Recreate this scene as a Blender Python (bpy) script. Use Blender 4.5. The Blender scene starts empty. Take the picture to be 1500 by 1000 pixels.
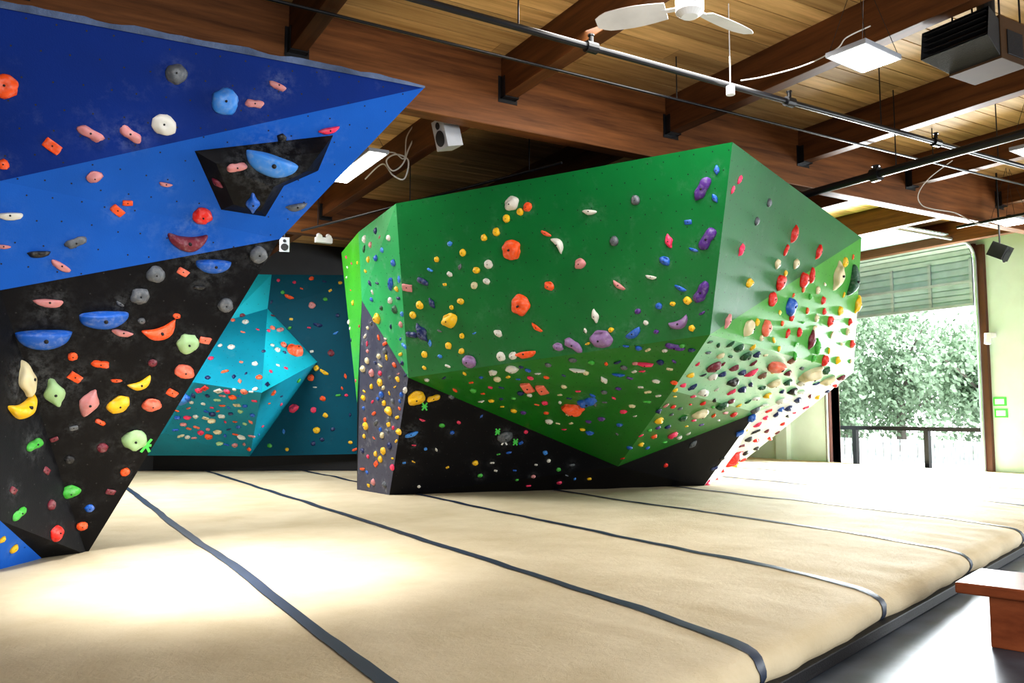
import bpy, bmesh, math, random
from mathutils import Vector, Matrix, noise
from mathutils.bvhtree import BVHTree
from mathutils.kdtree import KDTree
random.seed(7)
scene = bpy.context.scene
scene.view_settings.view_transform = 'Standard'
try: scene.view_settings.look = 'Medium High Contrast'
except Exception as ex: print('LOOK', ex)
scene.view_settings.exposure = 0.0

# ------------------------------------------------------------------ survey helpers
YAW = math.radians(30.2); PIT = math.radians(4.9); FPX = 1221.0; CAMZ = 1.6
cs, sn = math.cos(YAW), math.sin(YAW)
FW = Vector((sn*math.cos(PIT), cs*math.cos(PIT), math.sin(PIT)))
RT = Vector((cs, -sn, 0)); UP = RT.cross(FW)
EYE = Vector((0, 0, CAMZ)); HF = Vector((sn, cs, 0))
def ray(u, v): return (FW + RT*((u-750)/FPX) - UP*((v-500)/FPX)).normalized()
def Pz(u, v, z):
    d = ray(u, v); return EYE + d*((z-CAMZ)/d.z)
def Pf(u, v, f):
    d = ray(u, v); return EYE + d*(f/d.dot(HF))
def Ppl(u, v, a, b, c):
    n = (b-a).cross(c-a); d = ray(u, v); return EYE + d*((a-EYE).dot(n)/d.dot(n))
def CF(r, f, z): return Vector((r*cs+f*sn, f*cs-r*sn, z))

# ------------------------------------------------------------------ materials
def newmat(name):
    m = bpy.data.materials.new(name); m.use_nodes = True
    nt = m.node_tree; return m, nt, nt.nodes['Principled BSDF']
def nd(nt, t, **k):
    n = nt.nodes.new(t)
    for a, b in k.items():
        if a.startswith('i_'): n.inputs[a[2:].replace('_', ' ')].default_value = b
        else: setattr(n, a, b)
    return n
def ramp(nt, fac, p0, c0, p1, c1):
    r = nt.nodes.new('ShaderNodeValToRGB'); e = r.color_ramp.elements
    e[0].position = p0; e[0].color = (*c0, 1); e[1].position = p1; e[1].color = (*c1, 1)
    nt.links.new(fac, r.inputs[0]); return r
def plain(name, col, rough=.5, metal=0, emit=0, bump=0, bscale=40, var=.12, spec=.5):
    m, nt, b = newmat(name)
    b.inputs['Roughness'].default_value = rough; b.inputs['Metallic'].default_value = metal; b.inputs['Specular IOR Level'].default_value = spec
    tc = nd(nt, 'ShaderNodeTexCoord'); nz = nd(nt, 'ShaderNodeTexNoise', i_Scale=3.0, i_Detail=6.0)
    nt.links.new(tc.outputs['Object'], nz.inputs['Vector'])
    r = ramp(nt, nz.outputs['Fac'], .3, [c*(1-var) for c in col], .7, [min(1, c*(1+var)) for c in col])
    nt.links.new(r.outputs[0], b.inputs['Base Color'])
    if bump:
        n2 = nd(nt, 'ShaderNodeTexNoise', i_Scale=float(bscale), i_Detail=3.0)
        nt.links.new(tc.outputs['Object'], n2.inputs['Vector'])
        bp = nd(nt, 'ShaderNodeBump', i_Strength=bump, i_Distance=.02)
        nt.links.new(n2.outputs['Fac'], bp.inputs['Height']); nt.links.new(bp.outputs[0], b.inputs['Normal'])
    if emit:
        b.inputs['Emission Color'].default_value = (*col, 1); b.inputs['Emission Strength'].default_value = emit
    return m
def wallpaint(name, col, chalk=.35, rough=.42, spec=.5, dust=.14):
    m, nt, b = newmat(name); L = nt.links.new
    tc = nd(nt, 'ShaderNodeTexCoord')
    n1 = nd(nt, 'ShaderNodeTexNoise', i_Scale=1.3, i_Detail=4.0)
    n2 = nd(nt, 'ShaderNodeTexNoise', i_Scale=3.2, i_Detail=9.0, i_Roughness=.72)
    n3 = nd(nt, 'ShaderNodeTexNoise', i_Scale=90.0, i_Detail=3.0)
    n4 = nd(nt, 'ShaderNodeTexNoise', i_Scale=16.0, i_Detail=6.0, i_Roughness=.7)
    for n in (n1, n2, n3, n4): L(tc.outputs['Object'], n.inputs['Vector'])
    r1 = ramp(nt, n1.outputs['Fac'], .3, [c*.88 for c in col], .7, [min(1, c*1.1) for c in col])
    r2 = ramp(nt, n2.outputs['Fac'], .58, (0, 0, 0), .82, (chalk, chalk, chalk))
    at = nd(nt, 'ShaderNodeAttribute', attribute_name='chalk')
    r4 = ramp(nt, n4.outputs['Fac'], .42, (0, 0, 0), .78, (dust, dust, dust))
    mu = nd(nt, 'ShaderNodeMath', operation='MULTIPLY'); L(at.outputs['Fac'], mu.inputs[0]); L(r4.outputs[0], mu.inputs[1])
    ad = nd(nt, 'ShaderNodeMath', operation='ADD'); ad.use_clamp = True; L(mu.outputs[0], ad.inputs[0]); L(r2.outputs[0], ad.inputs[1])
    mx = nd(nt, 'ShaderNodeMixRGB'); L(ad.outputs[0], mx.inputs[0]); L(r1.outputs[0], mx.inputs[1])
    mx.inputs[2].default_value = (.58, .62, .66, 1)
    L(mx.outputs[0], b.inputs['Base Color'])
    b.inputs['Roughness'].default_value = rough; b.inputs['Specular IOR Level'].default_value = spec
    bp = nd(nt, 'ShaderNodeBump', i_Strength=.2, i_Distance=.005)
    L(n3.outputs['Fac'], bp.inputs['Height']); L(bp.outputs[0], b.inputs['Normal'])
    return m
def woodmat(name, c0, c1, rough=.6, axis=0, island=0.0, gs=1.0):
    m, nt, b = newmat(name); L = nt.links.new
    tc = nd(nt, 'ShaderNodeTexCoord'); mp = nd(nt, 'ShaderNodeMapping')
    s = [9*gs, 9*gs, 9*gs]; s[axis] = .6*gs; mp.inputs['Scale'].default_value = s
    L(tc.outputs['Object'], mp.inputs['Vector'])
    nz = nd(nt, 'ShaderNodeTexNoise', i_Scale=1.0, i_Detail=7.0, i_Roughness=.65)
    L(mp.outputs[0], nz.inputs['Vector'])
    r = ramp(nt, nz.outputs['Fac'], .3, c0, .7, c1)
    out = r.outputs[0]
    if island:
        g = nd(nt, 'ShaderNodeNewGeometry'); hs = nd(nt, 'ShaderNodeHueSaturation')
        mr = nd(nt, 'ShaderNodeMapRange'); mr.inputs['To Min'].default_value = 1-island; mr.inputs['To Max'].default_value = 1+island
        L(g.outputs['Random Per Island'], mr.inputs['Value']); L(mr.outputs[0], hs.inputs['Value']); L(out, hs.inputs['Color'])
        out = hs.outputs[0]
    L(out, b.inputs['Base Color']); b.inputs['Roughness'].default_value = rough
    b.inputs['Specular IOR Level'].default_value = .3
    return m

M_black = plain('black_paint', (.008, .008, .010), .6, bump=.2, bscale=90)
M_blk_wall = wallpaint('black_wall_paint', (.004, .004, .006), .02, .5, .18, .13)
M_metal_blk = plain('black_pipe_paint', (.010, .010, .012), .35)
M_metal = plain('galvanised_steel', (.45, .5, .52), .4, .6)
M_white = plain('white_plastic', (.8, .8, .8), .4)
M_grey = plain('grey_plastic', (.34, .36, .40), .5)
M_cable = plain('white_cable', (.6, .6, .58), .5)
M_beam = woodmat('girder_wood', (.065, .022, .007), (.24, .095, .030), .5, 0)
M_joist = woodmat('joist_wood', (.055, .020, .007), (.18, .070, .022), .55, 1)
M_plank = woodmat('plank_wood', (.44, .26, .095), (.82, .56, .26), .6, 0, .25)
M_bench = woodmat('bench_wood', (.16, .04, .015), (.30, .09, .035), .4, 1)

# ------------------------------------------------------------------ mesh helpers
def mkobj(name, verts, faces, mats, midx=None, parent=None, smooth=False):
    me = bpy.data.meshes.new(name); me.from_pydata([tuple(v) for v in verts], [], faces)
    for m in (mats if isinstance(mats, (list, tuple)) else [mats]): me.materials.append(m)
    if midx: me.polygons.foreach_set('material_index', midx)
    if smooth: me.polygons.foreach_set('use_smooth', [True]*len(me.polygons))
    me.update(); o = bpy.data.objects.new(name, me); scene.collection.objects.link(o)
    if parent: o.parent = parent
    return o
def empty(name, loc=(0, 0, 0)):
    o = bpy.data.objects.new(name, None); scene.collection.objects.link(o); o.location = loc; return o
class Geo:
    def __init__(s): s.v = []; s.f = []; s.m = []
    def add(s, vs, fs, m=0):
        k = len(s.v); s.v += [Vector(v) for v in vs]; s.f += [tuple(i+k for i in f) for f in fs]; s.m += [m]*len(fs)
    def box(s, lo, hi, m=0, R=None, T=None):
        vs = [Vector((x, y, z)) for x in (lo[0], hi[0]) for y in (lo[1], hi[1]) for z in (lo[2], hi[2])]
        if R: vs = [R @ v for v in vs]
        if T: vs = [v+Vector(T) for v in vs]
        s.add(vs, [(0, 1, 3, 2), (4, 6, 7, 5), (0, 4, 5, 1), (2, 3, 7, 6), (0, 2, 6, 4), (1, 5, 7, 3)], m)
    def cyl(s, a, b, r, m=0, n=14, r2=None):
        a = Vector(a); b = Vector(b); d = (b-a).normalized()
        x = d.orthogonal().normalized(); y = d.cross(x); r2 = r if r2 is None else r2
        vs = [a+(x*math.cos(t)+y*math.sin(t))*r for t in [2*math.pi*i/n for i in range(n)]]
        vs += [b+(x*math.cos(t)+y*math.sin(t))*r2 for t in [2*math.pi*i/n for i in range(n)]]
        s.add(vs, [(i, (i+1) % n, n+(i+1) % n, n+i) for i in range(n)]+[tuple(range(n))[::-1], tuple(range(n, 2*n))], m)
    def tube(s, pts, r, m=0, n=8):
        for a, b in zip(pts[:-1], pts[1:]): s.cyl(a, b, r, m, n)
    def obj(s, name, mats, parent=None, bevel=0, smooth=False):
        o = mkobj(name, s.v, s.f, mats, s.m, parent, smooth)
        if bevel:
            b = o.modifiers.new('bevel', 'BEVEL'); b.width = bevel; b.segments = 2; b.limit_method = 'ANGLE'
        return o
def catmull(pts, n=8):
    pts = [Vector(p) for p in pts]; P = [pts[0]]+pts+[pts[-1]]; out = []
    for i in range(1, len(P)-2):
        for j in range(n):
            t = j/n; a, b, c, d = P[i-1:i+3]
            out.append(.5*((2*b)+(c-a)*t+(2*a-5*b+4*c-d)*t*t+(3*b-a-3*c+d)*t**3))
    out.append(pts[-1]); return out

# ------------------------------------------------------------------ ROOM
XR, XL, YB, YF, CEIL = 18.6, -7.5, 20.5, -6.0, 5.85
CT = CEIL-.004
M_conc = plain('polished_concrete', (.06, .075, .10), .38, bump=.08, bscale=6, var=.35, spec=.3)
M_wallg = plain('pale_green_wall', (.58, .67, .67), .6, var=.04, bump=.05)
M_wallk = plain('dark_wall', (.015, .015, .017), .6)
g = Geo(); g.box((XL-.3, YF-.3, -.2), (XR+.3, YB+.3, 0)); g.obj('floor', M_conc)
g = Geo(); g.box((XL-.3, YB, 0), (XR+.3, YB+.3, 6.2)); g.obj('wall_back', M_wallk)
g = Geo(); g.box((XL-.3, YF, 0), (XL, YB, 6.2)); g.obj('wall_left', M_wallk)
g = Geo(); g.box((XL, YF-.3, 0), (XR+.3, YF, 6.2)); g.obj('wall_front', M_wallk)
DY0, DY1, DZ = 10.9, 15.0, 5.3
g = Geo()
g.box((XR, YF, 0), (XR+.3, DY0, 6.2)); g.box((XR, DY1, 0), (XR+.3, YB, 6.2)); g.box((XR, DY0, DZ), (XR+.3, DY1, 6.2))
g.obj('wall_right', M_wallg)
g = Geo(); g.box((XR-.18, 16.4, 0), (XR, 16.8, CEIL)); g.obj('trim_1', M_wallg)
g = Geo(); y = YF
while y < YB:
    x = XL-random.random()*3
    while x < XR:
        ln = 4.9
        g.box((max(x, XL), y+.008, CEIL), (min(x+ln-.006, XR), y+.292, CEIL+.05)); x += ln
    y += .30
g.box((XL, YF, CEIL+.07), (XR, YB, CEIL+.12), 1)
g.obj('ceiling', [M_plank, M_black])
def girder(yc):
    g = Geo(); g.box((XL, yc-.11, 5.0), (XR, yc+.11, CEIL)); o = g.obj('ceiling_girder', M_beam, bevel=.012); return o
JX = [-5.3, -2.8, -.25, 2.3, 4.85, 7.4, 10.0, 12.6, 15.2, 17.7]
for yc in (8.55, 15.6, 1.4):
    o = girder(yc)
    g = Geo()
    for x in JX:
        for sgn in (-1, 1):
            y0 = yc+sgn*.11
            g.box((x-.10, min(y0, y0+sgn*.10), 5.34), (x-.092, max(y0, y0+sgn*.10), 5.6))
            g.box((x+.092, min(y0, y0+sgn*.10), 5.34), (x+.10, max(y0, y0+sgn*.10), 5.6))
            g.box((x-.10, min(y0, y0+sgn*.10), 5.345), (x+.10, max(y0, y0+sgn*.10), 5.357))
            g.box((x-.13, min(y0, y0+sgn*.008), 5.3), (x+.13, max(y0, y0+sgn*.008), 5.62))
    g.obj('joist_hangers', M_metal_blk, parent=o)
for x in JX:
    g = Geo()
    for a, b in ((YF, 1.29), (1.51, 8.44), (8.66, 15.49), (15.71, YB)):
        g.box((x-.09, a, 5.36), (x+.09, b, CEIL))
    g.obj('ceiling_joist', M_joist, bevel=.008)

# ------------------------------------------------------------------ MAT
P1 = Vector((3.52, 3.43)); ED = Vector((6.45, 2.08)).normalized(); EN = Vector((-ED.y, ED.x))
SEAMS = [-2.6, -.5, 1.58, 3.6, 5.5, 7.8, 10.0, 12.4, 14.8, 17.0]
def seamdist(x): return min(abs(x-s) for s in SEAMS)
prof = [(0.02, .07), (-.015, .10), (-.035, .14), (-.04, .18), (-.03, .22), (-.005, .255), (.04, .28), (.10, .292), (.18, .298), (.28, .30)]
def matpt(s, j=None, t=None):
    if j is not None: t, z = prof[j]
    else: z = .30
    base = P1+ED*s+EN*t
    sd = seamdist((P1+ED*s).x if t < .3 else base.x)
    k = max(0, 1-t/.9)
    pinch = math.exp(-(sd/.22)**2)
    wob = noise.noise(Vector((base.x*1.1, base.y*1.1, 3)))*.012 + noise.noise(Vector((base.x*3.1, base.y*3.1, 8)))*.006
    if -.2 < t < 2.2: wob += noise.noise(Vector((s*5.5, t*1.3, 21)))*.014*max(0, 1-abs(t-.4)/1.8)
    z2 = z + (wob - .003*pinch if t > .05 else 0) - .018*pinch*k*(z/.3) - .015*k*(z/.3)
    off = (-.028*(1-pinch)*(1 if t < .15 else 0))*math.sin(min(1, z/.3)*math.pi) + .022*noise.noise(Vector((s*3.2, z*6, 0)))*(1 if t < .2 else 0)
    b = base+EN*off
    return Vector((b.x, b.y, z2))
ts = [.42, .6, .8]; t = 1.0
while t < 26: ts.append(t); t += .12 if t < 6 else (.16 if t < 9 else .4)
verts = []; S = [(-13+.10*i) for i in range(330)]; NR = len(prof)+len(ts)
for s in S:
    for j in range(len(prof)): verts.append(matpt(s, j=j))
    for t in ts: verts.append(matpt(s, t=t))
faces = [(i*NR+j, (i+1)*NR+j, (i+1)*NR+j+1, i*NR+j+1) for i in range(len(S)-1) for j in range(NR-1)]
m, nt, b = newmat('canvas'); L = nt.links.new
tc = nd(nt, 'ShaderNodeTexCoord'); n1 = nd(nt, 'ShaderNodeTexNoise', i_Scale=1.2, i_Detail=8.0, i_Roughness=.6)
n2 = nd(nt, 'ShaderNodeTexNoise', i_Scale=9.0, i_Detail=10.0, i_Roughness=.75)
L(tc.outputs['Object'], n1.inputs['Vector']); L(tc.outputs['Object'], n2.inputs['Vector'])
r = ramp(nt, n1.outputs['Fac'], .3, (.52, .43, .28), .72, (.66, .57, .41)); L(r.outputs[0], b.inputs['Base Color'])
b.inputs['Roughness'].default_value = .8; b.inputs['Specular IOR Level'].default_value = .25
bp = nd(nt, 'ShaderNodeBump', i_Strength=.55, i_Distance=.02); L(n2.outputs['Fac'], bp.inputs['Height']); L(bp.outputs[0], b.inputs['Normal'])
M_canvas = m
mat = mkobj('bouldering_floor_mat', verts, faces, M_canvas, smooth=True)
bm = bmesh.new(); bm.from_mesh(mat.data)
for co, no in (((XR-.02, 0, 0), (1, 0, 0)), ((0, YB-.02, 0), (0, 1, 0)), ((XL+.02, 0, 0), (-1, 0, 0)), ((0, YF+.02, 0), (0, -1, 0))):
    bmesh.ops.bisect_plane(bm, geom=bm.verts[:]+bm.edges[:]+bm.faces[:], plane_co=co, plane_no=no, clear_outer=True)
bm.to_mesh(mat.data); bm.free()
M_tape = plain('blue_grey_tape', (.022, .034, .065), .5)
g = Geo()
for X in SEAMS:
    rows = []
    w = .046
    def tp(x, t=None, j=None):
        tt = prof[j][0] if j is not None else t
        s = (x-P1.x-tt*EN.x)/ED.x
        return matpt(s, j=j, t=t)
    seq = [('j', j) for j in range(len(prof))]+[('t', t) for t in [.42, .6, .8]+[1+.12*i for i in range(200)]]
    for k, q in seq:
        wv = w*(1+.05*math.sin(q*2)); dx = .035*noise.noise(Vector((X, q*.5, 0)))
        a = tp(X-wv+dx, **{k: q}); b2 = tp(X+wv+dx, **{k: q})
        o = Vector((-EN.x*.008, -EN.y*.008, .004)) if (k == 'j' and q < 7) else Vector((0, 0, .008))
        if a.y > YB-.1 or a.x < XL: break
        rows += [a+o, (a+b2)/2+o*1.3, b2+o]
    n = len(rows)//3
    if n > 1: g.add(rows, [(3*i+c, 3*i+c+1, 3*i+c+4, 3*i+c+3) for i in range(n-1) for c in (0, 1)])
g.obj('seam_tape', M_tape, parent=mat, smooth=True)
g = Geo(); R = Matrix.Rotation(math.atan2(ED.y, ED.x), 3, 'Z')
g.box((-9.5, .0, 0.001), (15.1, .25, .1), 0, R, (P1.x, P1.y, 0)); g.box((-9.5, -.07, 0.001), (15.1, .0, .085), 0, R, (P1.x, P1.y, 0))
g.obj('mat_base_frame', M_black, parent=mat, bevel=.008)

# ------------------------------------------------------------------ CLIMBING WALLS
BV = []; CHK = []
def wall(name, V, F, mats, tn=True, spacing=.2):
    keys = list(V); idx = {k: i for i, k in enumerate(keys)}
    vs = [V[k] for k in keys]; fs = []; mi = []
    for f, m in F: fs.append([idx[k] for k in f]); mi.append(m)
    o = mkobj(name, vs, fs, mats, mi)
    bm = bmesh.new(); bm.from_mesh(o.data); bmesh.ops.triangulate(bm, faces=bm.faces[:]); bmesh.ops.recalc_face_normals(bm, faces=bm.faces[:])
    bm.to_mesh(o.data)
    BV.append((o, BVHTree.FromBMesh(bm)))
    if tn:
        g = Geo()
        for f in bm.faces:
            n = f.normal
            sg = 1 if (EYE-f.calc_center_median()).dot(n) > 0 else -1
            if sg < 0 and not name.startswith('teal'): continue
            if abs(n.z) > .95: continue
            x = n.cross(Vector((0, 0, 1))).normalized(); y = n.cross(x)
            p0 = n*(f.verts[0].co.dot(n))
            pts = [((v.co-p0).dot(x), (v.co-p0).dot(y)) for v in f.verts]
            (ax, ay), (bx, by), (cx, cy) = pts
            i0, i1 = int(min(p[0] for p in pts)/spacing)-1, int(max(p[0] for p in pts)/spacing)+1
            j0, j1 = int(min(p[1] for p in pts)/spacing)-1, int(max(p[1] for p in pts)/spacing)+1
            for i in range(i0, i1+1):
                for j in range(j0, j1+1):
                    px = (i+.5*(j % 2))*spacing+random.uniform(-.02, .02); py = j*spacing+random.uniform(-.02, .02)
                    d1 = (bx-ax)*(py-ay)-(by-ay)*(px-ax); d2 = (cx-bx)*(py-by)-(cy-by)*(px-bx); d3 = (ax-cx)*(py-cy)-(ay-cy)*(px-cx)
                    if (d1 > 0 and d2 > 0 and d3 > 0) or (d1 < 0 and d2 < 0 and d3 < 0):
                        c = p0+x*px+y*py+n*.0025*sg
                        g.add([c+(x*math.cos(a)+y*math.sin(a))*.0075 for a in [k*math.pi/3 for k in range(6)]], [tuple(range(6))])
        if g.v: g.obj('tnut_holes', M_black, parent=o)
    bm.free(); return o

MB1 = wallpaint('dark_blue_paint', (.002, .026, .19), .07, .65, .15, .16)
MB2 = wallpaint('bright_blue_paint', (.010, .110, .48), .08, .6, .2, .16)
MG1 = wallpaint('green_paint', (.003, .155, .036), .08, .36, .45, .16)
MG7 = wallpaint('green_shade_tint', (.005, .120, .030), .08, .42, .3, .16)  # green darkened for the right face; shade put into the colour
MG2 = wallpaint('mid_green_paint', (.010, .175, .012), .08, .36, .45, .16)
MG3 = wallpaint('lime_green_paint', (.050, .29, .035), .15, .36, .3)
MG4 = wallpaint('green_glare_tint', (.20, .50, .29), .35, .36, .4, .4)  # green underside lightened; glare on the glossy face put into the colour
MG5 = wallpaint('bright_green_paint', (.06, .40, .02), .15, .4)
MG6 = wallpaint('pale_green_paint', (.04, .38, .12), .4, .36, .5, .4)
MW = wallpaint('white_lit_tint', (.60, .64, .65), .3, .5)  # lower right face whitened; strong light on it put into the colour
MLC = wallpaint('black_lit_tint', (.055, .058, .095), .5, .5, .5, .35)  # black left column lightened; the light it catches is in the colour
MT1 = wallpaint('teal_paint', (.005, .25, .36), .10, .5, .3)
MT2 = wallpaint('lit_teal_tint', (.012, .44, .55), .10, .5, .3)  # teal lightened for the lit facets; light painted into the colour
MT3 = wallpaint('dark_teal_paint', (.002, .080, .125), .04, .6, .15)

# --- blue wall
TZ = 4.6
T = Pz(622, 128, TZ); Q0 = Pz(0, 10, TZ); M0 = Pf(0, 265, 6.25); N = Pf(410, 350, 7.75); N0 = Pf(0, 425, 6.6)
W = Pz(127, 812, .27); W0 = Pz(64, 820, .27); X0 = Pf(0, 762, 6.75); Y0 = Pz(0, 838, .27)
def ext(a, k=1.9): 
    d = (Q0-T); return a+d*(k/d.length)
V = dict(T=T, Q=Q0, M=M0, N=N, N0=N0, W=W, W0=W0, X0=X0, Y0=Y0, Q1=ext(Q0), M1=ext(M0), N1=ext(N0), X1=ext(X0), Y1=ext(Y0))
V['Tb'] = CF(-3.6, 10, TZ); V['Nb'] = CF(-4.4, 10, 3.0); V['Wb'] = CF(-5.9, 9.7, .27); V['Qb'] = CF(-6.9, 7.5, TZ); V['Yb'] = CF(-7.2, 7.5, .27)
F = [(('Q1', 'Q', 'M', 'M1'), 0), (('Q', 'T', 'M'), 0), (('M1', 'M', 'N0', 'N1'), 1), (('M', 'T', 'N', 'N0'), 1),
     (('N1', 'N0', 'X0', 'X1'), 2), (('N0', 'N', 'W', 'W0', 'X0'), 2), (('X1', 'X0', 'Y0', 'Y1'), 1), (('X0', 'W0', 'Y0'), 1),
     (('T', 'Tb', 'Nb', 'N'), 0), (('N', 'Nb', 'Wb', 'W'), 2), (('Q1', 'Q', 'T', 'Tb', 'Qb'), 2), (('Tb', 'Qb', 'Yb', 'Wb', 'Nb'), 2), (('Q1', 'M1', 'N1', 'X1', 'Y1', 'Yb', 'Qb'), 2)]
blue = wall('blue_bouldering_wall', V, F, [MB1, MB2, M_blk_wall])
g = Geo(); nseg = 60
M_rim = plain('plywood_rim', (.10, .14, .24), .8, bump=.3, var=.5)
A = V['Q1']; B = T; d = (B-A).normalized(); nrm = Vector((d.y, -d.x, 0))
rows = []
for i in range(nseg+1):
    t = i/nseg; p = A.lerp(B, t); h = .035+.03*noise.noise(Vector((i*.35, 0, 0)))+.012*random.random(); 
    h *= min(1, (1-t)*10+.25)
    rows += [p+nrm*.012+Vector((0, 0, -.012)), p+nrm*.012+Vector((0, 0, h)), p-nrm*.08+Vector((0, 0, h*.9)), p-nrm*.08+Vector((0, 0, -.005))]
g.add(rows, [(4*i+c, 4*i+c+1, 4*i+c+5, 4*i+c+4) for i in range(nseg) for c in range(3)])
g.obj('top_rim', M_rim, parent=blue)
pl = (M0, T, N)
outer = [Ppl(u, v, *pl) for u, v in ((285, 221), (488, 198), (466, 250), (416, 272), (389, 317), (324, 307))]
nn = (T-M0).cross(N-M0).normalized()
if nn.dot(EYE-T) < 0: nn = -nn
inner = [Ppl(u, v, *pl)+nn*h for u, v, h in ((312, 232, .10), (462, 214, .14), (440, 240, .16), (392, 262, .17), (376, 300, .12), (338, 292, .10))]
vs = outer+inner
g = Geo(); g.add(vs, [(i, (i+1) % 6, 6+(i+1) % 6, 6+i) for i in range(6)]+[(6, 7, 8, 9), (6, 9, 10, 11)])
vol = g.obj('black_volume', M_blk_wall, parent=blue)
bm = bmesh.new(); bm.from_mesh(vol.data); BV.append((blue, BVHTree.FromBMesh(bm))); bm.free()

# --- green wall
A = Pz(580, 298, TZ); B = Pz(1073, 208, TZ); C = Pz(1262, 348, TZ); A1 = Pz(525, 340, TZ); A2 = Pz(500, 370, TZ)
E = Pf(1040, 490, 9.9); Fv = Ppl(598, 553, A, B, E); G = Pf(905, 683, 13.9); I = Pf(985, 572, 11.2)
D = Pf(1250, 545, 15.0); H = Pf(1108, 604, 14.6); BL = Pz(570, 727, .27); BLL = Pz(523, 719, .27); BR = Pz(1030, 713, .27)
K = Pf(530, 440, 13.4); Lp = Pf(523, 590, 14.6); Gr = Pz(1060, 698, .27)
V = dict(A=A, B=B, C=C, A1=A1, A2=A2, E=E, F=Fv, G=G, I=I, D=D, H=H, BL=BL, BLL=BLL, BR=BR, K=K, L=Lp, Gr=Gr)
V['Cb'] = CF(5.0, 17.6, TZ); V['Ab'] = CF(-3.0, 17.6, TZ); V['Gb'] = CF(4.2, 17.6, .27); V['Lb'] = CF(-3.0, 17.6, .27)
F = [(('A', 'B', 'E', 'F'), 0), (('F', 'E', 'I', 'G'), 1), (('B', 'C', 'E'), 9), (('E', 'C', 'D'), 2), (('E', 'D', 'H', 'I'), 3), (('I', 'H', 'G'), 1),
     (('F', 'BL', 'G'), 5), (('G', 'BL', 'BR'), 5), (('G', 'BR', 'H'), 5), (('A1', 'A', 'F', 'K'), 7), (('K', 'F', 'BL', 'BLL'), 8),
     (('A2', 'A1', 'K', 'L'), 4), (('K', 'BLL', 'L'), 5), (('H', 'D', 'Gr', 'BR'), 6), (('D', 'C', 'Cb', 'Gb', 'Gr'), 4),
     (('A2', 'A1', 'A', 'B', 'C', 'Cb', 'Ab'), 5), (('Cb', 'Ab', 'Lb', 'Gb'), 5), (('Ab', 'A2', 'L', 'BLL', 'Lb'), 5)]
green = wall('green_bouldering_wall', V, F, [MG1, MG2, MG3, MG4, MG5, M_blk_wall, MW, MG6, MLC, MG7])

# --- teal wall
V = dict(a=Pf(270, 400, 18.8), b=Pf(398, 402, 18.8), c=Pf(392, 452, 18.7), d=Pf(465, 530, 18.7), e=Pf(383, 575, 16.6), f=Pf(366, 668, 18.6),
         g=Pf(240, 634, 17.6), h=Pf(285, 560, 16.6), i=Pf(330, 470, 18.2), j=Pf(270, 667, 18.4), k=Pf(560, 403, 18.8), l=Pf(560, 664, 18.8),
         m=Pf(160, 560, 17.2), n=Pf(160, 667, 18.4), o=Pf(160, 400, 18.8))
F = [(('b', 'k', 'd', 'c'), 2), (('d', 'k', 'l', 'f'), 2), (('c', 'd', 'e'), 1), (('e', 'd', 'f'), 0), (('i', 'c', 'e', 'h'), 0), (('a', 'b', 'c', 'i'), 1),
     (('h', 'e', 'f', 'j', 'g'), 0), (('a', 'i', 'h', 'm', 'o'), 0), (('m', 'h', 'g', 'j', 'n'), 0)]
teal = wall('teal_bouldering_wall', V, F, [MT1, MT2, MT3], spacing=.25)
g = Geo()
p = [CF(-9.2, 19.0, 0), CF(-2.8, 19.0, 0), CF(-2.8, 19.3, 0), CF(-9.2, 19.3, 0)]
g.add([q+Vector((0, 0, .28)) for q in p]+[q+Vector((0, 0, .72)) for q in p], [(0, 1, 5, 4), (1, 2, 6, 5), (2, 3, 7, 6), (3, 0, 4, 7), (4, 5, 6, 7)])
g.obj('base_plinth', M_black, parent=teal)

# ------------------------------------------------------------------ HOLDS
COL = dict(red=(.70, .02, .012), orange=(.85, .10, .015), salmon=(.80, .17, .10), pink=(.60, .24, .24), hot=(.80, .035, .12), yellow=(.85, .50, .01), cream=(.66, .58, .36),
           white=(.66, .64, .58), gray=(.11, .12, .135), black=(.012, .012, .014), blue=(.01, .11, .48), sky=(.05, .25, .70), navy=(.006, .02, .11), purple=(.09, .025, .22),
           lilac=(.26, .15, .32), green=(.06, .42, .05), pale=(.36, .56, .28), maroon=(.17, .018, .035), dkgreen=(.006, .08, .03), brown=(.2, .09, .05))
names = list(COL)
def holdmat(nm, col):
    m, nt, b = newmat('hold_'+nm); L = nt.links.new
    tc = nd(nt, 'ShaderNodeTexCoord'); n = nd(nt, 'ShaderNodeTexNoise', i_Scale=22.0, i_Detail=5.0, i_Roughness=.6); L(tc.outputs['Object'], n.inputs['Vector'])
    r = ramp(nt, n.outputs['Fac'], .48, col, .9, [c*.6+.22 for c in col]); L(r.outputs[0], b.inputs['Base Color'])
    b.inputs['Roughness'].default_value = .5
    n2 = nd(nt, 'ShaderNodeTexNoise', i_Scale=180.0); L(tc.outputs['Object'], n2.inputs['Vector'])
    bp = nd(nt, 'ShaderNodeBump', i_Strength=.2, i_Distance=.004); L(n2.outputs['Fac'], bp.inputs['Height']); L(bp.outputs[0], b.inputs['Normal'])
    return m
HM = [holdmat(n, COL[n]) for n in names]+[M_black]
def ico(k):
    bm = bmesh.new(); bmesh.ops.create_icosphere(bm, subdivisions=k, radius=1)
    v = [x.co.copy() for x in bm.verts]; f = [tuple(q.index for q in x.verts) for x in bm.faces]; bm.free(); return v, f
ICO = {2: ico(2), 3: ico(3), 4: ico(4)}
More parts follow.
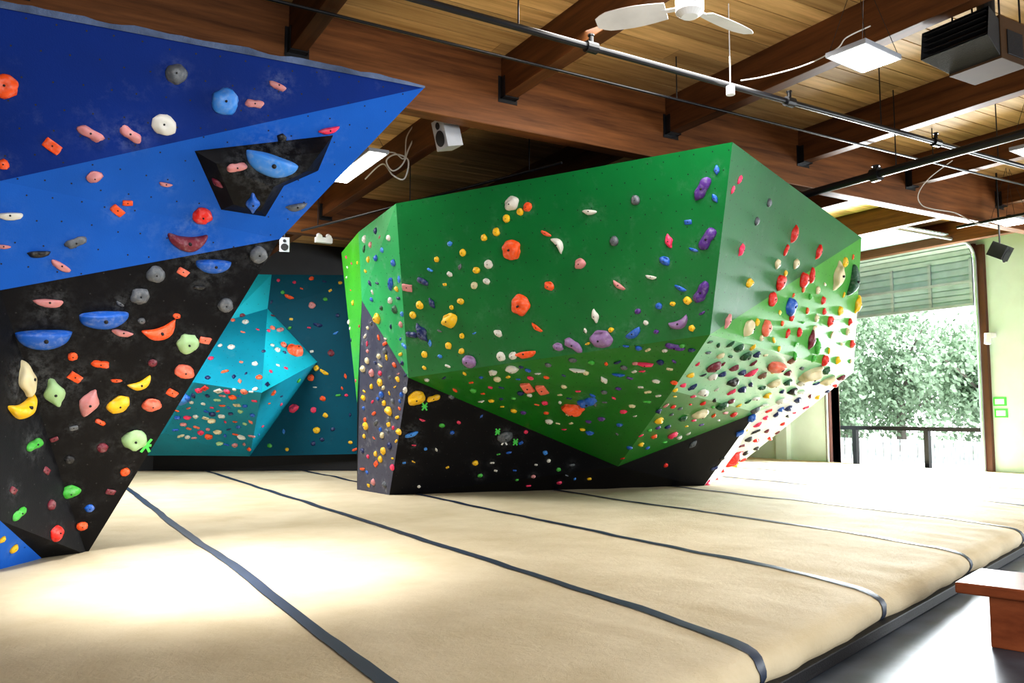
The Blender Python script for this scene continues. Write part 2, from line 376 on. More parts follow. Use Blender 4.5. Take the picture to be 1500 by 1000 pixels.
def holdshape(kind, seed, lod):
    vs, fs = ICO[lod]; out = []
    for p in vs:
        x, y, z = p; sd = noise.noise(p*1.5+Vector((seed, 0, 0)))
        s = 1+.22*sd
        if kind == 'round': q = Vector((x*.5, y*.47, z*.36))*s; q.z -= .10*math.exp(-((x*x+y*y)/.06))*(z > 0)
        elif kind == 'jug':
            q = Vector((x*.52, y*.40, z*.38))*s
            if z > 0: q.z -= .26*math.exp(-((y-.45)/.28)**2-(x/.6)**2); q.y += .10*z
        elif kind == 'crimp':
            q = Vector((x*.52, y*.26, z*.22))*s
            if y > 0: q.y = q.y*.35+.04*z
        elif kind == 'moon':
            yy = y*.36 if y < 0 else y*.07
            q = Vector((x*.52, yy+.10, z*.26))*(1+.06*sd)
        elif kind == 'pinch':
            w = .24+.07*math.cos(y*4); q = Vector((x*w, y*.52, z*.26))*s
        elif kind == 'banana':
            q = Vector((x*.52, y*.20, z*.26))*(1+.12*sd); q.y += .26*x*x-.08
        elif kind == 'two':
            w = .6+.4*abs(x); q = Vector((x*.52, y*.32*w, z*.30*w))*s
        elif kind == 'edge':
            q = Vector((max(-.42, min(.42, x*.62)), max(-.28, min(.24, y*.42)), min(.2, z*.34)))*(1+.1*sd); q.z *= .65+.5*max(-.5, min(.5, y))
        else: q = Vector((x*.5, y*.5, z*.3))*s
        if z < 0: q.z = max(q.z, -.02)
        out.append(q)
    return out, fs
class Holds:
    def __init__(s, par): s.g = Geo(); s.par = par; s.pos = []
    def put(s, p, n, size, col, kind, ang):
        s.pos.append((p, size))
        lod = 4 if size > .28 else (3 if size > .13 else 2)
        vs, fs = holdshape(kind, random.uniform(0, 90), lod)
        up = Vector((0, 0, 1)) - n*n.z
        up = up.normalized() if up.length > .1 else n.orthogonal()
        rt = up.cross(n).normalized()
        ca, sa = math.cos(ang), math.sin(ang)
        X = rt*ca+up*sa; Y = up*ca-rt*sa
        s.g.add([p+(X*v.x+Y*v.y+n*v.z)*size for v in vs], fs, names.index(col))
        zc = max((v.z for v in vs if v.x**2+v.y**2 < .02), default=.2)
        r = max(.006, .045*size)
        c0 = p+n*(zc*.5*size); c1 = p+n*((zc+.012)*size)
        s.g.cyl(c0, c1, r, len(names), 8)
HS = {blue.name: Holds(blue), green.name: Holds(green), teal.name: Holds(teal)}
KS = ['round', 'jug', 'crimp', 'pinch', 'two', 'edge', 'round', 'jug']
def hold(u, v, px, col, kind=None, deg=None, only=None):
    d = ray(u, v); best = None
    for o, t in BV:
        loc, n, i, dist = t.ray_cast(EYE, d)
        if loc and (best is None or dist < best[2]): best = (loc, n, dist, o)
    if not best or (only and best[3].name != only): return
    loc, n, dist, o = best
    if n.dot(d) > 0: n = -n
    kind = kind or random.choice(KS)
    ang = math.radians(deg) if deg is not None else random.uniform(-.6, .6)
    HS[o.name].put(loc, n, px*dist/FPX*1.0, col, kind, ang)
B_ = blue.name; G_ = green.name; T_ = teal.name
LST = [
(7,126,30,'orange','round'),(258,108,28,'gray','round'),(330,149,36,'sky','round'),(408,125,24,'pink','crimp',-15),(373,152,24,'pink','two'),(240,183,30,'white','round'),
(191,197,30,'pink','two'),(133,196,30,'pink','two'),(77,214,24,'orange','edge'),(5,241,14,'orange','round'),(482,189,28,'hot','crimp',25),(138,259,20,'pink','jug'),
(243,269,18,'pink','crimp'),(14,314,28,'white','crimp',10),(172,308,20,'orange','edge'),(187,297,15,'orange','edge'),(111,355,26,'gray','two'),(296,316,26,'red','round'),
(5,360,16,'pink','crimp'),(57,370,26,'black','crimp'),(275,354,50,'maroon','banana',5),(90,388,26,'pink','crimp'),(228,402,24,'gray','round'),(313,388,46,'blue','moon',5),
(268,398,18,'salmon','edge'),(378,373,26,'gray','round'),(434,301,30,'gray','crimp',20),(370,297,30,'blue','pinch',10),(397,239,70,'sky','moon',-8),(347,245,26,'pink','two'),
(318,267,18,'maroon','pinch',30),(72,441,32,'pink','crimp'),(205,433,24,'gray','round'),(152,466,58,'blue','moon'),(180,486,26,'pink','crimp'),(65,494,62,'blue','moon',5),
(235,485,44,'orange','banana',25),(275,503,30,'pale','round'),(300,498,18,'salmon','edge'),(37,556,46,'cream','pinch',20),(80,575,40,'pale','pinch',20),(32,597,50,'yellow','banana',20),
(110,552,20,'orange','edge'),(147,533,22,'orange','two'),(130,590,38,'pink','pinch',-15),(174,592,28,'yellow','jug'),(206,562,30,'yellow','banana',30),(222,593,24,'salmon','jug'),
(252,575,18,'orange','edge'),(270,544,26,'salmon','jug'),(50,651,28,'green','two'),(197,644,32,'pale','round'),(68,689,14,'maroon','edge'),(19,718,14,'maroon','edge'),(103,720,22,'green','jug'),
(162,720,14,'maroon','edge'),(183,691,13,'orange','round'),(131,744,12,'blue','round'),(28,752,24,'green','two'),(82,781,22,'red','round'),(120,770,14,'orange','round'),(20,803,13,'yellow','round'),
(268,583,26,'sky','pinch',-30),(330,447,22,'gray','round'),(3,790,10,'yellow','round'),(413,202,14,'black','round'),(292,420,16,'black','crimp'),
(750,365,32,'orange','round'),(763,447,32,'orange','round'),(750,298,24,'white','jug'),(773,303,15,'orange','jug'),(762,310,12,'yellow','round'),(742,320,13,'yellow','round'),(727,340,13,'yellow','round'),
(709,348,11,'yellow','round'),(800,341,17,'orange','crimp'),(864,309,22,'white','crimp',-10),(931,293,15,'gray','round'),(900,353,15,'gray','round'),(818,358,26,'white','banana',120),(850,386,18,'pink','jug'),
(907,417,22,'pink','crimp',-40),(954,405,16,'white','crimp'),(980,353,20,'hot','pinch',10),(974,382,16,'blue','jug'),(1036,350,34,'purple','two',50),(1029,276,34,'purple','two',50),(1050,249,14,'blue','pinch'),
(1047,290,14,'blue','pinch'),(1008,325,13,'blue','edge'),(1016,365,14,'blue','crimp'),(1028,428,34,'purple','two',55),(965,448,11,'blue','round'),(997,421,18,'blue','crimp',-30),(1007,440,13,'yellow','round'),
(805,419,16,'orange','jug'),(787,479,20,'orange','crimp',-40),(872,463,20,'white','pinch'),(928,488,26,'blue','moon'),(995,473,32,'lilac','banana',20),(988,507,26,'purple','two'),(881,497,34,'lilac','jug',5),
(840,505,30,'lilac','two'),(770,517,32,'orange','crimp',5),(688,529,24,'lilac','jug'),(659,469,26,'yellow','jug',20),(716,387,14,'white','round'),(698,396,13,'yellow','jug'),(678,370,12,'yellow','round'),
(713,412,12,'white','jug'),(695,418,12,'cream','round'),(675,441,12,'yellow','jug'),(730,488,14,'white','jug'),(619,412,20,'navy','two',-30),(633,444,16,'navy','pinch',20),(597,421,20,'pink','edge'),
(605,461,12,'yellow','round'),(618,487,28,'navy','pinch'),(603,490,20,'navy','two'),(657,506,12,'yellow','round'),(734,522,15,'white','round'),(752,521,14,'white','jug'),(722,545,14,'white','jug'),(818,508,16,'lilac','jug'),
(846,541,24,'white','crimp',-15),(773,567,28,'salmon','edge',90),(794,570,26,'salmon','edge',90),(840,598,32,'orange','jug'),(860,588,34,'blue','two'),(885,556,16,'white','pinch'),(904,530,14,'navy','crimp'),
(750,540,20,'white','jug'),(945,532,24,'hot','crimp',-10),(906,548,18,'blue','crimp'),(728,337,8,'yellow','round'),(615,447,13,'yellow','round'),(677,492,9,'yellow','round'),(640,380,9,'yellow','round'),
(1083,263,15,'hot','pinch',-25),(1073,278,13,'hot','pinch',-15),(1126,297,13,'gray','round'),(1108,324,13,'gray','round'),(1085,366,20,'hot','pinch'),(1162,343,26,'red','pinch',-10),(1151,366,18,'red','two',60),
(1198,368,22,'red','pinch',-10),(1138,386,15,'cream','round'),(1165,386,15,'cream','round'),(1142,413,24,'red','round'),(1176,410,24,'red','round'),(1188,404,22,'red','pinch'),(1130,438,22,'red','round'),
(1157,449,28,'blue','round'),(1097,414,17,'yellow','jug'),(1225,404,38,'cream','pinch',-10),(1247,412,40,'dkgreen','banana',80),(1237,384,14,'yellow','round'),(1255,446,24,'yellow','pinch'),(1095,481,28,'cream','jug'),
(1121,480,25,'salmon','round'),(1065,470,22,'pink','pinch'),(1153,488,16,'red','pinch'),(1187,498,26,'maroon','pinch'),(1170,487,14,'red','round'),(1186,546,38,'cream','jug'),(1140,533,54,'salmon','crimp',-5),
(1045,536,24,'maroon','round'),(1073,558,22,'black','jug'),(1030,574,28,'white','two'),(1025,604,26,'cream','jug'),(1058,593,20,'dkgreen','round'),(1093,520,20,'dkgreen','round'),(1133,560,22,'cream','jug'),
(1100,545,20,'hot','pinch'),(1207,528,18,'red','round'),(1055,520,14,'cream','round'),(1075,538,16,'maroon','jug'),(985,636,16,'hot','round'),(965,615,18,'yellow','jug'),(1000,612,14,'dkgreen','round'),
(1075,668,36,'red','pinch',-30),(1215,470,16,'red','round'),(1205,440,12,'red','round'),(1197,425,12,'cream','round'),(1230,455,14,'yellow','round'),(1150,400,10,'yellow','round'),(1182,455,10,'orange','round'),
(1196,508,22,'green','pinch'),(1212,556,24,'cream','jug'),(1160,572,18,'black','jug'),
(610,583,26,'yellow','jug'),(635,583,20,'yellow','two',20),(602,635,20,'sky','crimp'),(553,466,18,'yellow','jug'),(572,440,12,'white','jug'),(573,415,20,'blue','pinch'),(570,602,16,'yellow','jug'),(562,660,12,'yellow','round'),
(540,380,10,'yellow','round'),(532,540,12,'cream','jug'),(551,378,12,'blue','jug'),(557,560,12,'yellow','round'),
(1015,650,14,'gray','pinch'),(740,640,22,'gray','jug'),(975,681,8,'red','round'),
(424,434,14,'orange','crimp'),(432,514,26,'orange','jug'),(410,483,14,'pink','two'),(430,598,14,'hot','jug'),(475,544,14,'yellow','crimp'),(457,447,10,'pink','round'),(466,475,14,'navy','crimp'),(485,517,10,'maroon','round'),
(300,568,14,'red','edge'),(272,583,14,'blue','round'),(320,572,14,'white','edge'),(415,505,10,'salmon','round'),(400,575,10,'orange','round'),(455,553,10,'orange','round'),(464,630,10,'yellow','round'),
]
for h in LST: hold(*h)
def scat(poly, n, px, cols, only, seed, mind=11, kinds=None):
    random.seed(seed); pts = [(h[0], h[1]) for h in LST]; k = 0; tr = 0
    us = [p[0] for p in poly]; vs = [p[1] for p in poly]
    while k < n and tr < 4000:
        tr += 1; u = random.uniform(min(us), max(us)); v = random.uniform(min(vs), max(vs)); ins = False
        for i in range(len(poly)):
            (x1, y1), (x2, y2) = poly[i], poly[i-1]
            if (y1 > v) != (y2 > v) and u < (x2-x1)*(v-y1)/(y2-y1)+x1: ins = not ins
        if not ins or any((u-a)**2+(v-b)**2 < mind**2 for a, b in pts): continue
        pts.append((u, v)); k += 1
        hold(u, v, random.uniform(*px), random.choice(cols), random.choice(kinds) if kinds else None, None, only)
MIX = ['white', 'yellow', 'blue', 'hot', 'orange', 'purple', 'navy', 'pink', 'cream', 'green', 'white', 'gray']
scat([(610,555),(1030,495),(980,572),(905,640),(800,625)], 80, (7, 13), MIX, G_, 1)
scat([(1040,495),(1245,550),(1105,600),(985,575)], 50, (9, 18), ['cream','white','dkgreen','hot','maroon','navy','dkgreen','yellow','black','brown','gray'], G_, 2, 13)
scat([(985,575),(1100,603),(905,675)], 28, (7, 12), MIX+['hot','red'], G_, 3, 10)
scat([(530,350),(580,310),(596,550),(540,460)], 26, (7, 13), ['yellow','blue','white','pink','dkgreen','navy','sky'], G_, 4, 10)
scat([(536,460),(598,555),(570,720),(526,712)], 64, (6, 13), ['yellow','white','blue','hot','cream','gray','yellow','orange','navy','pink'], G_, 5, 8)
scat([(600,560),(690,590),(880,680),(860,710),(580,715)], 34, (5, 10), ['white','sky','hot','gray','green','blue','pink','yellow'], G_, 6, 12)
scat([(1060,500),(1250,370),(1250,540)], 30, (8, 14), ['red','yellow','green','cream','orange','hot'], G_, 7, 14)
scat([(1100,610),(1235,555),(1200,585),(1050,705),(1030,708)], 34, (8, 15), ['hot','red','blue','yellow','navy','black','maroon'], G_, 8, 10)
scat([(625,380),(680,340),(700,540),(610,545)], 14, (7, 11), ['yellow','white','sky','gray'], G_, 9, 16)
scat([(800,510),(1030,400),(1035,485),(800,530)], 10, (8, 12), ['blue','purple','yellow','white'], G_, 10, 18)
scat([(270,560),(383,575),(366,660),(250,635)], 60, (6, 12), ['orange','white','hot','blue','salmon','pink','pale','cream','navy'], T_, 11, 9)
scat([(320,470),(392,452),(455,530),(383,575),(300,560)], 26, (6, 11), ['orange','white','hot','salmon','navy','maroon'], T_, 12, 10)
scat([(400,405),(520,405),(520,660),(375,660)], 46, (5, 9), ['orange','yellow','hot','white','sky','green','navy'], T_, 13, 11)
scat([(500,372),(525,350),(530,460),(522,570)], 12, (5, 9), ['orange','yellow','hot','white','navy'], G_, 14, 8)
scat([(150,430),(380,380),(150,790),(80,800),(20,700)], 14, (9, 15), ['gray','black','orange','maroon','gray'], B_, 15, 30)
for k, h in HS.items():
    if h.g.v: h.g.obj('climbing_holds', HM, parent=h.par, smooth=True)
# chalk dust around the holds, stored per vertex on the wall panels
for o, maxe in ((blue, .07), (green, .09), (vol, .06)):
    hs = HS[blue.name if o is vol else o.name]
    bm = bmesh.new(); bm.from_mesh(o.data)
    for _ in range(9):
        es = set()
        for f in bm.faces:
            if (EYE-f.calc_center_median()).dot(f.normal) < 0 and o is not vol: continue
            for e in f.edges:
                if e.calc_length() > maxe: es.add(e)
        if not es: break
        bmesh.ops.subdivide_edges(bm, edges=list(es), cuts=1, use_grid_fill=False)
        bmesh.ops.triangulate(bm, faces=[f for f in bm.faces if len(f.verts) > 3])
        if len(bm.faces) > 260000: break
    bm.to_mesh(o.data); bm.free()
    kd = KDTree(len(hs.pos))
    for i, (p, s) in enumerate(hs.pos): kd.insert(p, i)
    kd.balance()
    at = o.data.attributes.new('chalk', 'FLOAT', 'POINT'); vals = []
    for v in o.data.vertices:
        c = 0
        for p, i, dd in kd.find_n(v.co, 4):
            s = hs.pos[i][1]; rr = .30*s+.03; hsh = (i*7919 % 97)/97
            c += (.2+1.2*hsh*hsh)*math.exp(-max(0, dd-.3*s)**2/(rr*rr))
        vals.append(min(1.3, c))
    at.data.foreach_set('value', vals)
M_gt = plain('green_tape', (.08, .6, .10), .5); M_wt = plain('white_tape', (.75, .75, .75), .5)
def tag(u, v, px, mt, par):
    best = None; d = ray(u, v)
    for o, t in BV:
        loc, n, i, dist = t.ray_cast(EYE, d)
        if loc and (best is None or dist < best[2]): best = (loc, n, dist)
    loc, n, dist = best
    if n.dot(d) > 0: n = -n
    up = (Vector((0, 0, 1))-n*n.z).normalized(); rt = up.cross(n); s = px*dist/FPX/2
    g = Geo()
    for a in (60, 120, 0):
        a = math.radians(a); X = rt*math.cos(a)+up*math.sin(a); Y = up*math.cos(a)-rt*math.sin(a)
        ln = s if a else s*.6
        g.add([loc+n*(.006+.001*a)+X*(ln*i)+Y*(.013*j) for i, j in ((-1, -1), (1, -1), (1, 1), (-1, 1))], [(0, 1, 2, 3)])
    g.obj('route_tape', mt, parent=par)
tag(214, 652, 22, M_gt, blue); tag(739, 645, 16, M_wt, green); tag(755, 647, 12, M_gt, green); tag(729, 632, 12, M_gt, green); tag(622, 595, 14, M_gt, green)

# ------------------------------------------------------------------ DOOR (sectional, half raised)
door = empty('door_1')
g = Geo()
pth = [(XR-.12, 4.05), (XR-.12, 4.58), (XR-.12, 5.1), (XR-.22, 5.35), (XR-.45, 5.52), (XR-.9, 5.58), (XR-1.6, 5.58), (XR-2.6, 5.58)]
def strip(path, y0, y1, th, mi=0):
    for (x1, z1), (x2, z2) in zip(path[:-1], path[1:]):
        d = Vector((x2-x1, 0, z2-z1)); n = Vector((-d.z, 0, d.x)).normalized()*th; L = d.length; k = max(1, int(L/.13))
        for i in range(k):
            a = Vector((x1, 0, z1))+d*(i/k); b = Vector((x1, 0, z1))+d*((i+.78)/k); c = Vector((x1, 0, z1))+d*((i+1)/k)
            for p, q, o in ((a, b, n), (b, c, n*.2)):
                g.add([p+Vector((0, y0, 0)), q+Vector((0, y0, 0)), q+Vector((0, y1, 0)), p+Vector((0, y1, 0)), p+o+Vector((0, y0, 0)), q+o+Vector((0, y0, 0)), q+o+Vector((0, y1, 0)), p+o+Vector((0, y1, 0))],
                      [(0, 1, 2, 3), (4, 5, 6, 7), (0, 4, 5, 1), (1, 5, 6, 2), (2, 6, 7, 3), (3, 7, 4, 0)], mi)
strip(pth, DY0+.02, DY1-.02, .03)
M_door = plain('painted_steel_panels', (.36, .45, .49), .45, .2)
g.obj('door_panels', M_door, parent=door)
g = Geo()
for i in range(5):
    yy = DY0+.05+i*(DY1-DY0-.1)/4
    g.box((XR-.19, yy-.035, 4.05), (XR-.15, yy+.035, 5.1))
for z in (4.05, 4.58): g.box((XR-.2, DY0+.02, z-.03), (XR-.13, DY1-.02, z+.03))
g.obj('door_stiles', M_metal, parent=door)
g = Geo()
for yy in (DY0-.04, DY1+.04):
    tr = [Vector((XR-.14, yy, .2)), Vector((XR-.14, yy, 5.0))]+[Vector((XR-.14-.45*(1-math.cos(a)), yy, 5.0+.45*math.sin(a))) for a in [math.pi/2*i/6 for i in range(7)]]+[Vector((XR-3.2, yy, 5.45))]
    g.tube(tr, .035, 0, 6)
    g.cyl((XR-3.1, yy, 5.45), (XR-3.1, yy, CT), .02)
g.cyl((XR-.35, DY0-.2, 5.66), (XR-.35, DY1+.2, 5.66), .05)
g.obj('door_tracks', M_metal, parent=door)
M_jamb = plain('red_brown_jamb', (.09, .025, .012), .5)
g = Geo()
g.box((XR-.1, DY0-.2, 0), (XR+.32, DY0, DZ+.1)); g.box((XR-.1, DY1, 0), (XR+.32, DY1+.14, DZ+.1)); g.box((XR-.1, DY0, DZ), (XR+.32, DY1, DZ+.15))
g.obj('door_frame', M_jamb, parent=door, bevel=.01)

# outside
rail = Geo()
rail.box((19.55, 8.5, 1.15), (19.67, 17.5, 1.25)); rail.box((19.57, 8.5, .18), (19.63, 17.5, .23))
for yy in (8.7, 10.85, 12.95, 15.05, 17.2): rail.box((19.54, yy-.06, -.05), (19.66, yy+.06, 1.2))
for i in range(80):
    yy = 8.6+i*.11; rail.cyl((19.6, yy, .2), (19.6, yy, 1.18), .003, 0, 5)
rail.obj('balcony_railing', M_metal_blk)
g = Geo(); g.box((18.9, -10, -.25), (70, 60, -.05)); g.obj('outdoor_ground', plain('pale_paving', (.6, .6, .56), .8))
M_leaf = plain('leaves', (.30, .41, .28), .6, var=.5); M_bark = plain('bark', (.22, .19, .17), .8)
def tree(x, y, h, w, seed):
    random.seed(seed); e = empty('tree', (x, y, -.05))
    g = Geo(); g.cyl((0, 0, 0), (0, 0, h*.55), .22, 0, 10, .12)
    for i in range(7):
        a = random.uniform(0, 6.28); g.cyl((0, 0, h*(.25+.05*i)), (math.cos(a)*w*.35, math.sin(a)*w*.35, h*(.4+.07*i)), .08, 0, 6, .03)
    g.obj('trunk', M_bark, parent=e)
    g = Geo(); cl = [(Vector((random.gauss(0, w*.24), random.gauss(0, w*.24), h*random.uniform(.2, .95))), random.uniform(.6, 1.3)) for _ in range(52)]
    for c, r in cl:
        for _ in range(130):
            d = Vector((random.gauss(0, 1), random.gauss(0, 1), random.gauss(0, .7))).normalized()*r*random.uniform(.5, 1)
            p = c+d; n = Vector((random.gauss(0, 1), random.gauss(0, 1), random.gauss(0, 1)+.5)).normalized(); a = n.orthogonal().normalized(); b = n.cross(a)
            s = random.uniform(.09, .18); g.add([p-a*s, p+b*s*.5, p+a*s, p-b*s*.5], [(0, 1, 2, 3)])
    g.obj('foliage', M_leaf, parent=e)
tree(31, 18, 4.8, 5, 1); tree(33, 23, 6.2, 6, 2); tree(36, 28, 7.0, 5, 3); tree(29, 25, 4.4, 4, 4); tree(38, 21, 6.0, 6, 5); tree(31, 30, 6, 5, 6)
g = Geo()
for i in range(70): g.box((26.0, 8+i*.32, -.05), (26.04, 8.26+i*.32, .7))
g.box((26.04, 8, .1), (26.1, 30.4, .18)); g.box((26.04, 8, .5), (26.1, 30.4, .58))
g.obj('outdoor_fence', plain('white_fence', (.5, .52, .53), .7))

# ------------------------------------------------------------------ wall details
def paper(y, z, w, h):
    g = Geo(); g.box((XR-.02, y-w/2, z-h/2), (XR, y+w/2, z+h/2), 0); g.box((XR-.026, y-w/2+.04, z-h/2+.035), (XR-.019, y+w/2-.04, z+h/2-.035), 1)
    g.obj('wall_notice', [M_gt, M_white])
def onwall(u, v):
    d = ray(u, v); return EYE+d*((XR)/d.x)
p = onwall(1465, 588); paper(p.y, p.z, .28, .19)
p = onwall(1467, 605); paper(p.y, p.z, .28, .19)
p = onwall(1445, 492); p.y = DY0-.30; g = Geo(); g.box((-.25, -.07, -.05), (-.002, .07, .05)); g.cyl((-.25, 0, -.2), (-.2, 0, 0), .07, 0, 12); o = g.obj('security_light', M_white, bevel=.01); o.location = p

def speaker(name, u, v, f, w, h, d, mt, yaw, tilt=0.25, top=CT):
    p = Pf(u, v, f); g = Geo(); R = Matrix.Rotation(yaw, 3, 'Z') @ Matrix.Rotation(tilt, 3, 'X')
    g.box((-w/2, -d/2, -h/2), (w/2, d/2, h/2), 0, R)
    c = R @ Vector((0, -d/2, 0))
    g.cyl(c+R @ Vector((0, 0, -h*.15)), c+R @ Vector((0, -.01, -h*.15)), w*.36, 1, 20); g.cyl(c+R @ Vector((0, 0, h*.28)), c+R @ Vector((0, -.01, h*.28)), w*.16, 1, 16)
    g.cyl((0, 0, 0), (0, 0, top-p.z), .015, 1)
    o = g.obj(name, [mt, M_black], bevel=.008); o.location = p
speaker('loudspeaker', 655, 196, 9.9, .27, .36, .22, plain('light_grey_cabinet', (.42, .43, .46), .5), -1.5)
speaker('wall_speaker', 1465, 368, 14.5, .34, .26, .26, M_black, 0.2, .5)
speaker('monitor_speaker', 417, 358, 15.0, .18, .26, .18, M_grey, -.3)
p = Pf(474, 352, 15.65); g = Geo(); g.box((-.16, -.05, -.05), (.16, .05, .05)); g.cyl((-.09, -.06, .05), (-.09, .02, .09), .05); g.cyl((.09, -.06, .05), (.09, .02, .09), .05)
o = g.obj('emergency_light', M_white); o.location = p

# ------------------------------------------------------------------ ceiling services
def pipe_run(name, a, b, r, couplings=(), hang=()):
    a = Vector(a); b = Vector(b); g = Geo(); d = (b-a).normalized()
    g.cyl((0, 0, 0), b-a, r)
    for t in couplings:
        c = d*t; g.cyl(c-d*.06, c+d*.06, r*1.7, 0, 12)
        g.cyl(c, c+Vector((0, 0, .11)), r*.7, 0, 8); g.cyl(c+Vector((0, 0, .11)), c+Vector((0, 0, .125)), r*1.0, 0, 8)
    for t in hang:
        c = d*t; g.cyl(c, (c.x, c.y, CT-a.z), .008, 0, 6)
    o = g.obj(name, M_metal_blk); o.location = a
pipe_run('sprinkler_pipe', (XL+.05, 6.05, 5.02), (XR-.3, 6.3, 5.02), .032, [9.2, 11.9, 14.6, 17.3, 20, 22.7], [8.6, 11.1, 13.7, 16.2, 18.7, 21.5])
pipe_run('sprinkler_pipe', (9.72, 8.3, 4.78), (9.72, -3, 4.78), .055, [1.3, 4.0, 7], [1.6, 4.5, 8])
pipe_run('conduit_pipe', (13.8, 8.4, 4.8), (13.8, 2, 4.8), .025, [1.5], [1.7, 4.5])
pipe_run('conduit_pipe', (4.2, 14.8, 4.9), (6.0, 9.0, 4.9), .02, [], [.5, 3, 5.5])
pipe_run('electrical_conduit', (XL+.05, 7.35, 5.32), (XR-.3, 7.35, 5.32), .016, [], [9, 14, 19, 24])

M_led = plain('led_diffuser', (1, .98, .95), .5, emit=22, var=0)
def led(p, lx, ly, yaw=0):
    e = empty('led_ceiling_light', p); R = Matrix.Rotation(yaw, 3, 'Z')
    g = Geo(); g.box((-lx/2, -ly/2, 0), (lx/2, ly/2, .05), 0, R); g.obj('housing', M_grey, parent=e, bevel=.006)
    g = Geo(); g.box((-lx/2+.035, -ly/2+.035, -.012), (lx/2-.035, ly/2-.035, -.001), 0, R); g.obj('diffuser', M_led, parent=e)
    g = Geo(); top = CT-p[2]
    for sx in (-1, 1):
        for sy in (-1, 1): g.cyl(R @ Vector((sx*lx*.45, sy*ly*.45, .05)), R @ Vector((sx*lx*.1, 0, top)), .003, 0, 5)
    g.cyl((0, 0, .04), (0, 0, .12), .06, 0, 8)
    g.obj('hangers', M_metal_blk, parent=e)
led(Pz(1265, 86, 5.0), .62, .42, .1)
led(Pz(1480, 325, 4.9), .62, .42, .1)
led(Pz(1520, 222, 4.9), .62, .42, .1)
led(Pz(524, 246, 4.95), .28, 1.6, 0)

fp = Pz(1010, 10, 5.05); fan = empty('ceiling_fan', fp)
g = Geo(); g.cyl((0, 0, -.05), (0, 0, .06), .12, 0, 28); g.cyl((0, 0, -.09), (0, 0, -.05), .07, 0, 24, .12); g.cyl((0, 0, .06), (0, 0, .12), .12, 0, 28, .05)
g.cyl((0, 0, .1), (0, 0, CT-fp.z-.05), .016, 0, 12); g.cyl((0, 0, CT-fp.z-.1), (0, 0, CT-fp.z), .04, 0, 20, .07)
for r_, z_ in ((.105, -.054), (.085, -.072)): g.cyl((0, 0, z_), (0, 0, z_+.004), r_, 1, 24)
g.obj('motor', [M_white, M_grey], parent=fan)
g = Geo()
for k in range(3):
    a = math.radians(158+120*k)-YAW; R = Matrix.Rotation(a, 3, 'Z') @ Matrix.Rotation(.32, 3, 'X')
    g.box((.09, -.02, -.008), (.24, .02, .004), 0, R)
    n = 12; top = []
    for i in range(n+1):
        x = .2+.62*i/n; w = .095+.03*math.sin(i/n*math.pi); w *= 1 if i < n-1 else (.85 if i == n-1 else .55)
        for y_ in (-w, w):
            for z_ in (-.004, .004): top.append(R @ Vector((x, y_, z_)))
    fs = []
    for i in range(n):
        b0, b1 = 4*i, 4*i+4; fs += [(b0, b0+2, b1+2, b1), (b0+1, b1+1, b1+3, b0+3), (b0, b1, b1+1, b0+1), (b0+2, b0+3, b1+3, b1+2)]
    fs += [(0, 1, 3, 2), (4*n, 4*n+2, 4*n+3, 4*n+1)]; g.add(top, fs)
g.obj('blades', M_white, parent=fan)

hp = Pz(1428, 70, 5.12); heat = empty('unit_heater', hp)
M_heat = plain('brown_sheet_metal', (.07, .038, .018), .7, .0, spec=.2)
g = Geo()
g.box((-.02, -.26, -.20), (.42, .26, .22), 0)
h0 = [(-.02, -.25, -.18), (-.02, .25, -.18), (-.02, .25, .18), (-.02, -.25, .18)]; h1 = [(-.36, -.33, -.08), (-.36, .33, -.08), (-.32, .33, .2), (-.32, -.33, .2)]
g.add(h0+h1, [(0, 1, 5, 4), (1, 2, 6, 5), (2, 3, 7, 6), (3, 0, 4, 7)], 1)
for i in range(5): g.box((-.34, -.31, -.06+.055*i), (-.26, .31, -.052+.055*i), 1)
g.cyl((.22, 0, .22), (.22, 0, CT-hp.z), .08, 1, 16)
for sx in (.03, .38):
    for sy in (-.23, .23): g.cyl((sx, sy, .2), (sx, sy, CT-hp.z), .01, 1, 6)
g.box((.08, -.27, -.14), (.34, -.258, .10), 1)
g.obj('heater_body', [M_heat, M_black], parent=heat, bevel=.006)

def cable(pts, r=.008, name='hanging_cable', mt=M_cable):
    o0 = pts[0]; g = Geo(); g.tube([p-o0 for p in catmull(pts, 8)], r, 0, 6); o = g.obj(name, mt); o.location = o0
cable([Pf(535,262,12.5),Pf(560,240,12.2),Pf(575,256,12),Pf(592,262,12),Pf(598,235,12),Pf(580,226,12),Pf(566,235,12),Pf(575,250,12),Pf(590,240,12),Pf(600,215,12),Pf(620,178,12)],.012)
cable([Pf(540,225,12.2),Pf(575,223,12),Pf(592,232,12),Pf(596,200,12),Pf(612,176,12)],.01)
cable([Pf(1275,38,8),Pf(1240,55,8),Pf(1225,72,8),Pf(1180,95,8.2),Pf(1120,112,8.3),Pf(1085,118,8.35)],.007)
cable([Pf(1395,235,12.5),Pf(1360,262,12.3),Pf(1345,285,12.3),Pf(1350,300,12.3),Pf(1366,306,12.3),Pf(1400,312,12.3),Pf(1425,325,12.2),Pf(1450,330,12.2)],.008)
g = Geo(); p = Pf(1070, 132, 8.35); g.cyl((0, 0, -.05), (0, 0, .04), .045, 0, 14); g.cyl((0, 0, .04), (0, 0, CT-p.z), .006); o = g.obj('security_camera', M_white); o.location = p
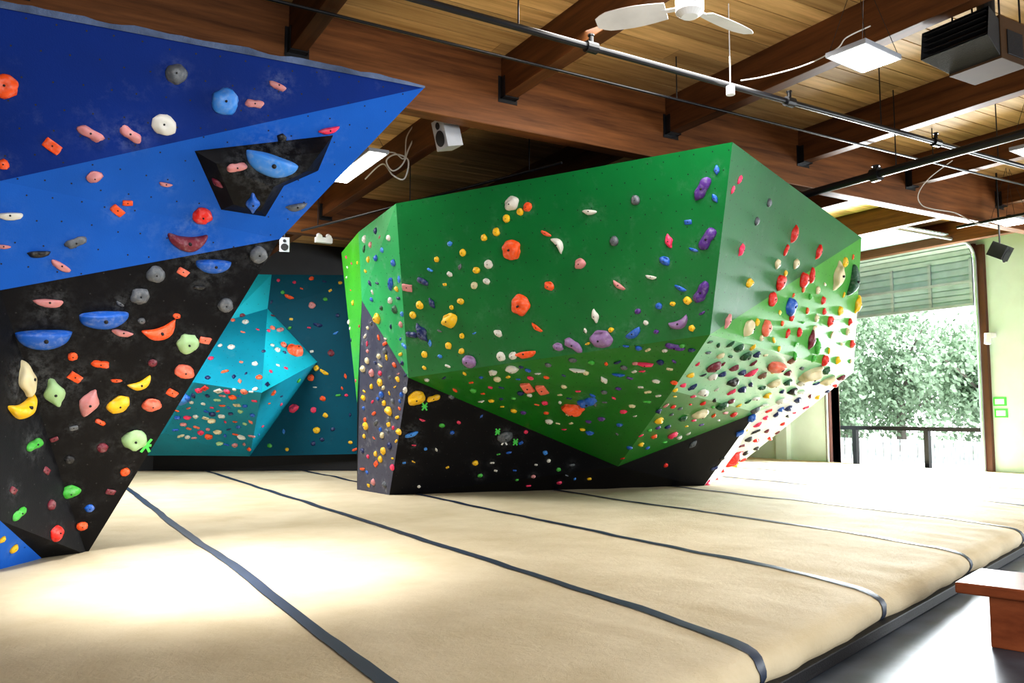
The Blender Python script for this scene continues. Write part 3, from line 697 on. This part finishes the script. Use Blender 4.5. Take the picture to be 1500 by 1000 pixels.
# ------------------------------------------------------------------ bench
bc = Pz(1398, 852, .42)
bench = empty('wooden_bench', (bc.x, bc.y, 0))
R = Matrix.Rotation(math.atan2(ED.y, ED.x), 3, 'Z')
g = Geo(); g.box((0, -2.2, .345), (.72, 0.0, .42), 0, R); g.obj('bench_top', M_bench, parent=bench, bevel=.012)
g = Geo(); g.box((.05, -1.95, 0), (.12, -.20, .345), 0, R); g.box((.60, -1.95, 0), (.67, -.20, .345), 0, R); g.box((.12, -.27, 0), (.60, -.20, .345), 0, R); g.box((.12, -1.95, 0), (.60, -1.88, .345), 0, R)
g.obj('bench_base', M_bench, parent=bench, bevel=.008)

# ------------------------------------------------------------------ LIGHT
w = bpy.data.worlds.new('World'); scene.world = w; w.use_nodes = True
w.node_tree.nodes['Background'].inputs[0].default_value = (.93, .97, 1, 1); w.node_tree.nodes['Background'].inputs[1].default_value = 4.2
def area(name, loc, tgt, sx, sy, e, col=(1, 1, 1), spread=180):
    l = bpy.data.lights.new(name, 'AREA'); l.shape = 'RECTANGLE'; l.size = sx; l.size_y = sy; l.energy = e; l.color = col; l.spread = math.radians(spread)
    o = bpy.data.objects.new(name, l); scene.collection.objects.link(o); o.location = loc
    o.rotation_euler = (Vector(tgt)-Vector(loc)).to_track_quat('-Z', 'Y').to_euler(); return o
area('door_daylight', (XR-.3, 12.95, 2.1), (8, 10, .3), 3.9, 3.4, 2500, (.90, .96, 1))
area('assumed_side_daylight', (XR-.4, 2.5, 2.6), (6, 6, 1.0), 9, 4, 1500, (.92, .97, 1))  # daylight assumed from the right, added as a lamp; no window in the wall
area('front_fill_light', (2, YF+.5, 2.6), (3, 9, .8), 8, 3.5, 1000, (.95, .98, 1))  # added fill from behind the camera; the front wall has no window
area('back_area_light', (1.2, 14.2, 5.2), (1.6, 15.4, 0), 3.5, 2.5, 650, (.97, .99, 1))  # added area light over the back walls; no skylight in the roof
area('mid_fill_light', (5.5, 6.0, 5.3), (5.2, 7, 0), 2.5, 1.8, 150, (1, .99, .96))  # added fill below the ceiling, on top of the LED fixtures; no skylight there
l = bpy.data.lights.new('mat_glare_spot', 'SPOT'); l.energy = 4600; l.spot_size = math.radians(42); l.spot_blend = 1; l.shadow_soft_size = 1.0  # added spot for the bright patch on the mat; no roof opening above
o = bpy.data.objects.new('mat_glare_spot', l); scene.collection.objects.link(o); o.location = (.2, 5.4, 5.0)
o.rotation_euler = (Pz(320, 838, .3)-o.location).to_track_quat('-Z', 'Y').to_euler()

# ------------------------------------------------------------------ CAMERA
cam = bpy.data.cameras.new('camera'); cam.lens = FPX/1500*36; cam.sensor_width = 36; cam.clip_end = 300
co = bpy.data.objects.new('camera', cam); scene.collection.objects.link(co); co.location = EYE
co.rotation_euler = (math.radians(90)+PIT, 0, -YAW); scene.camera = co
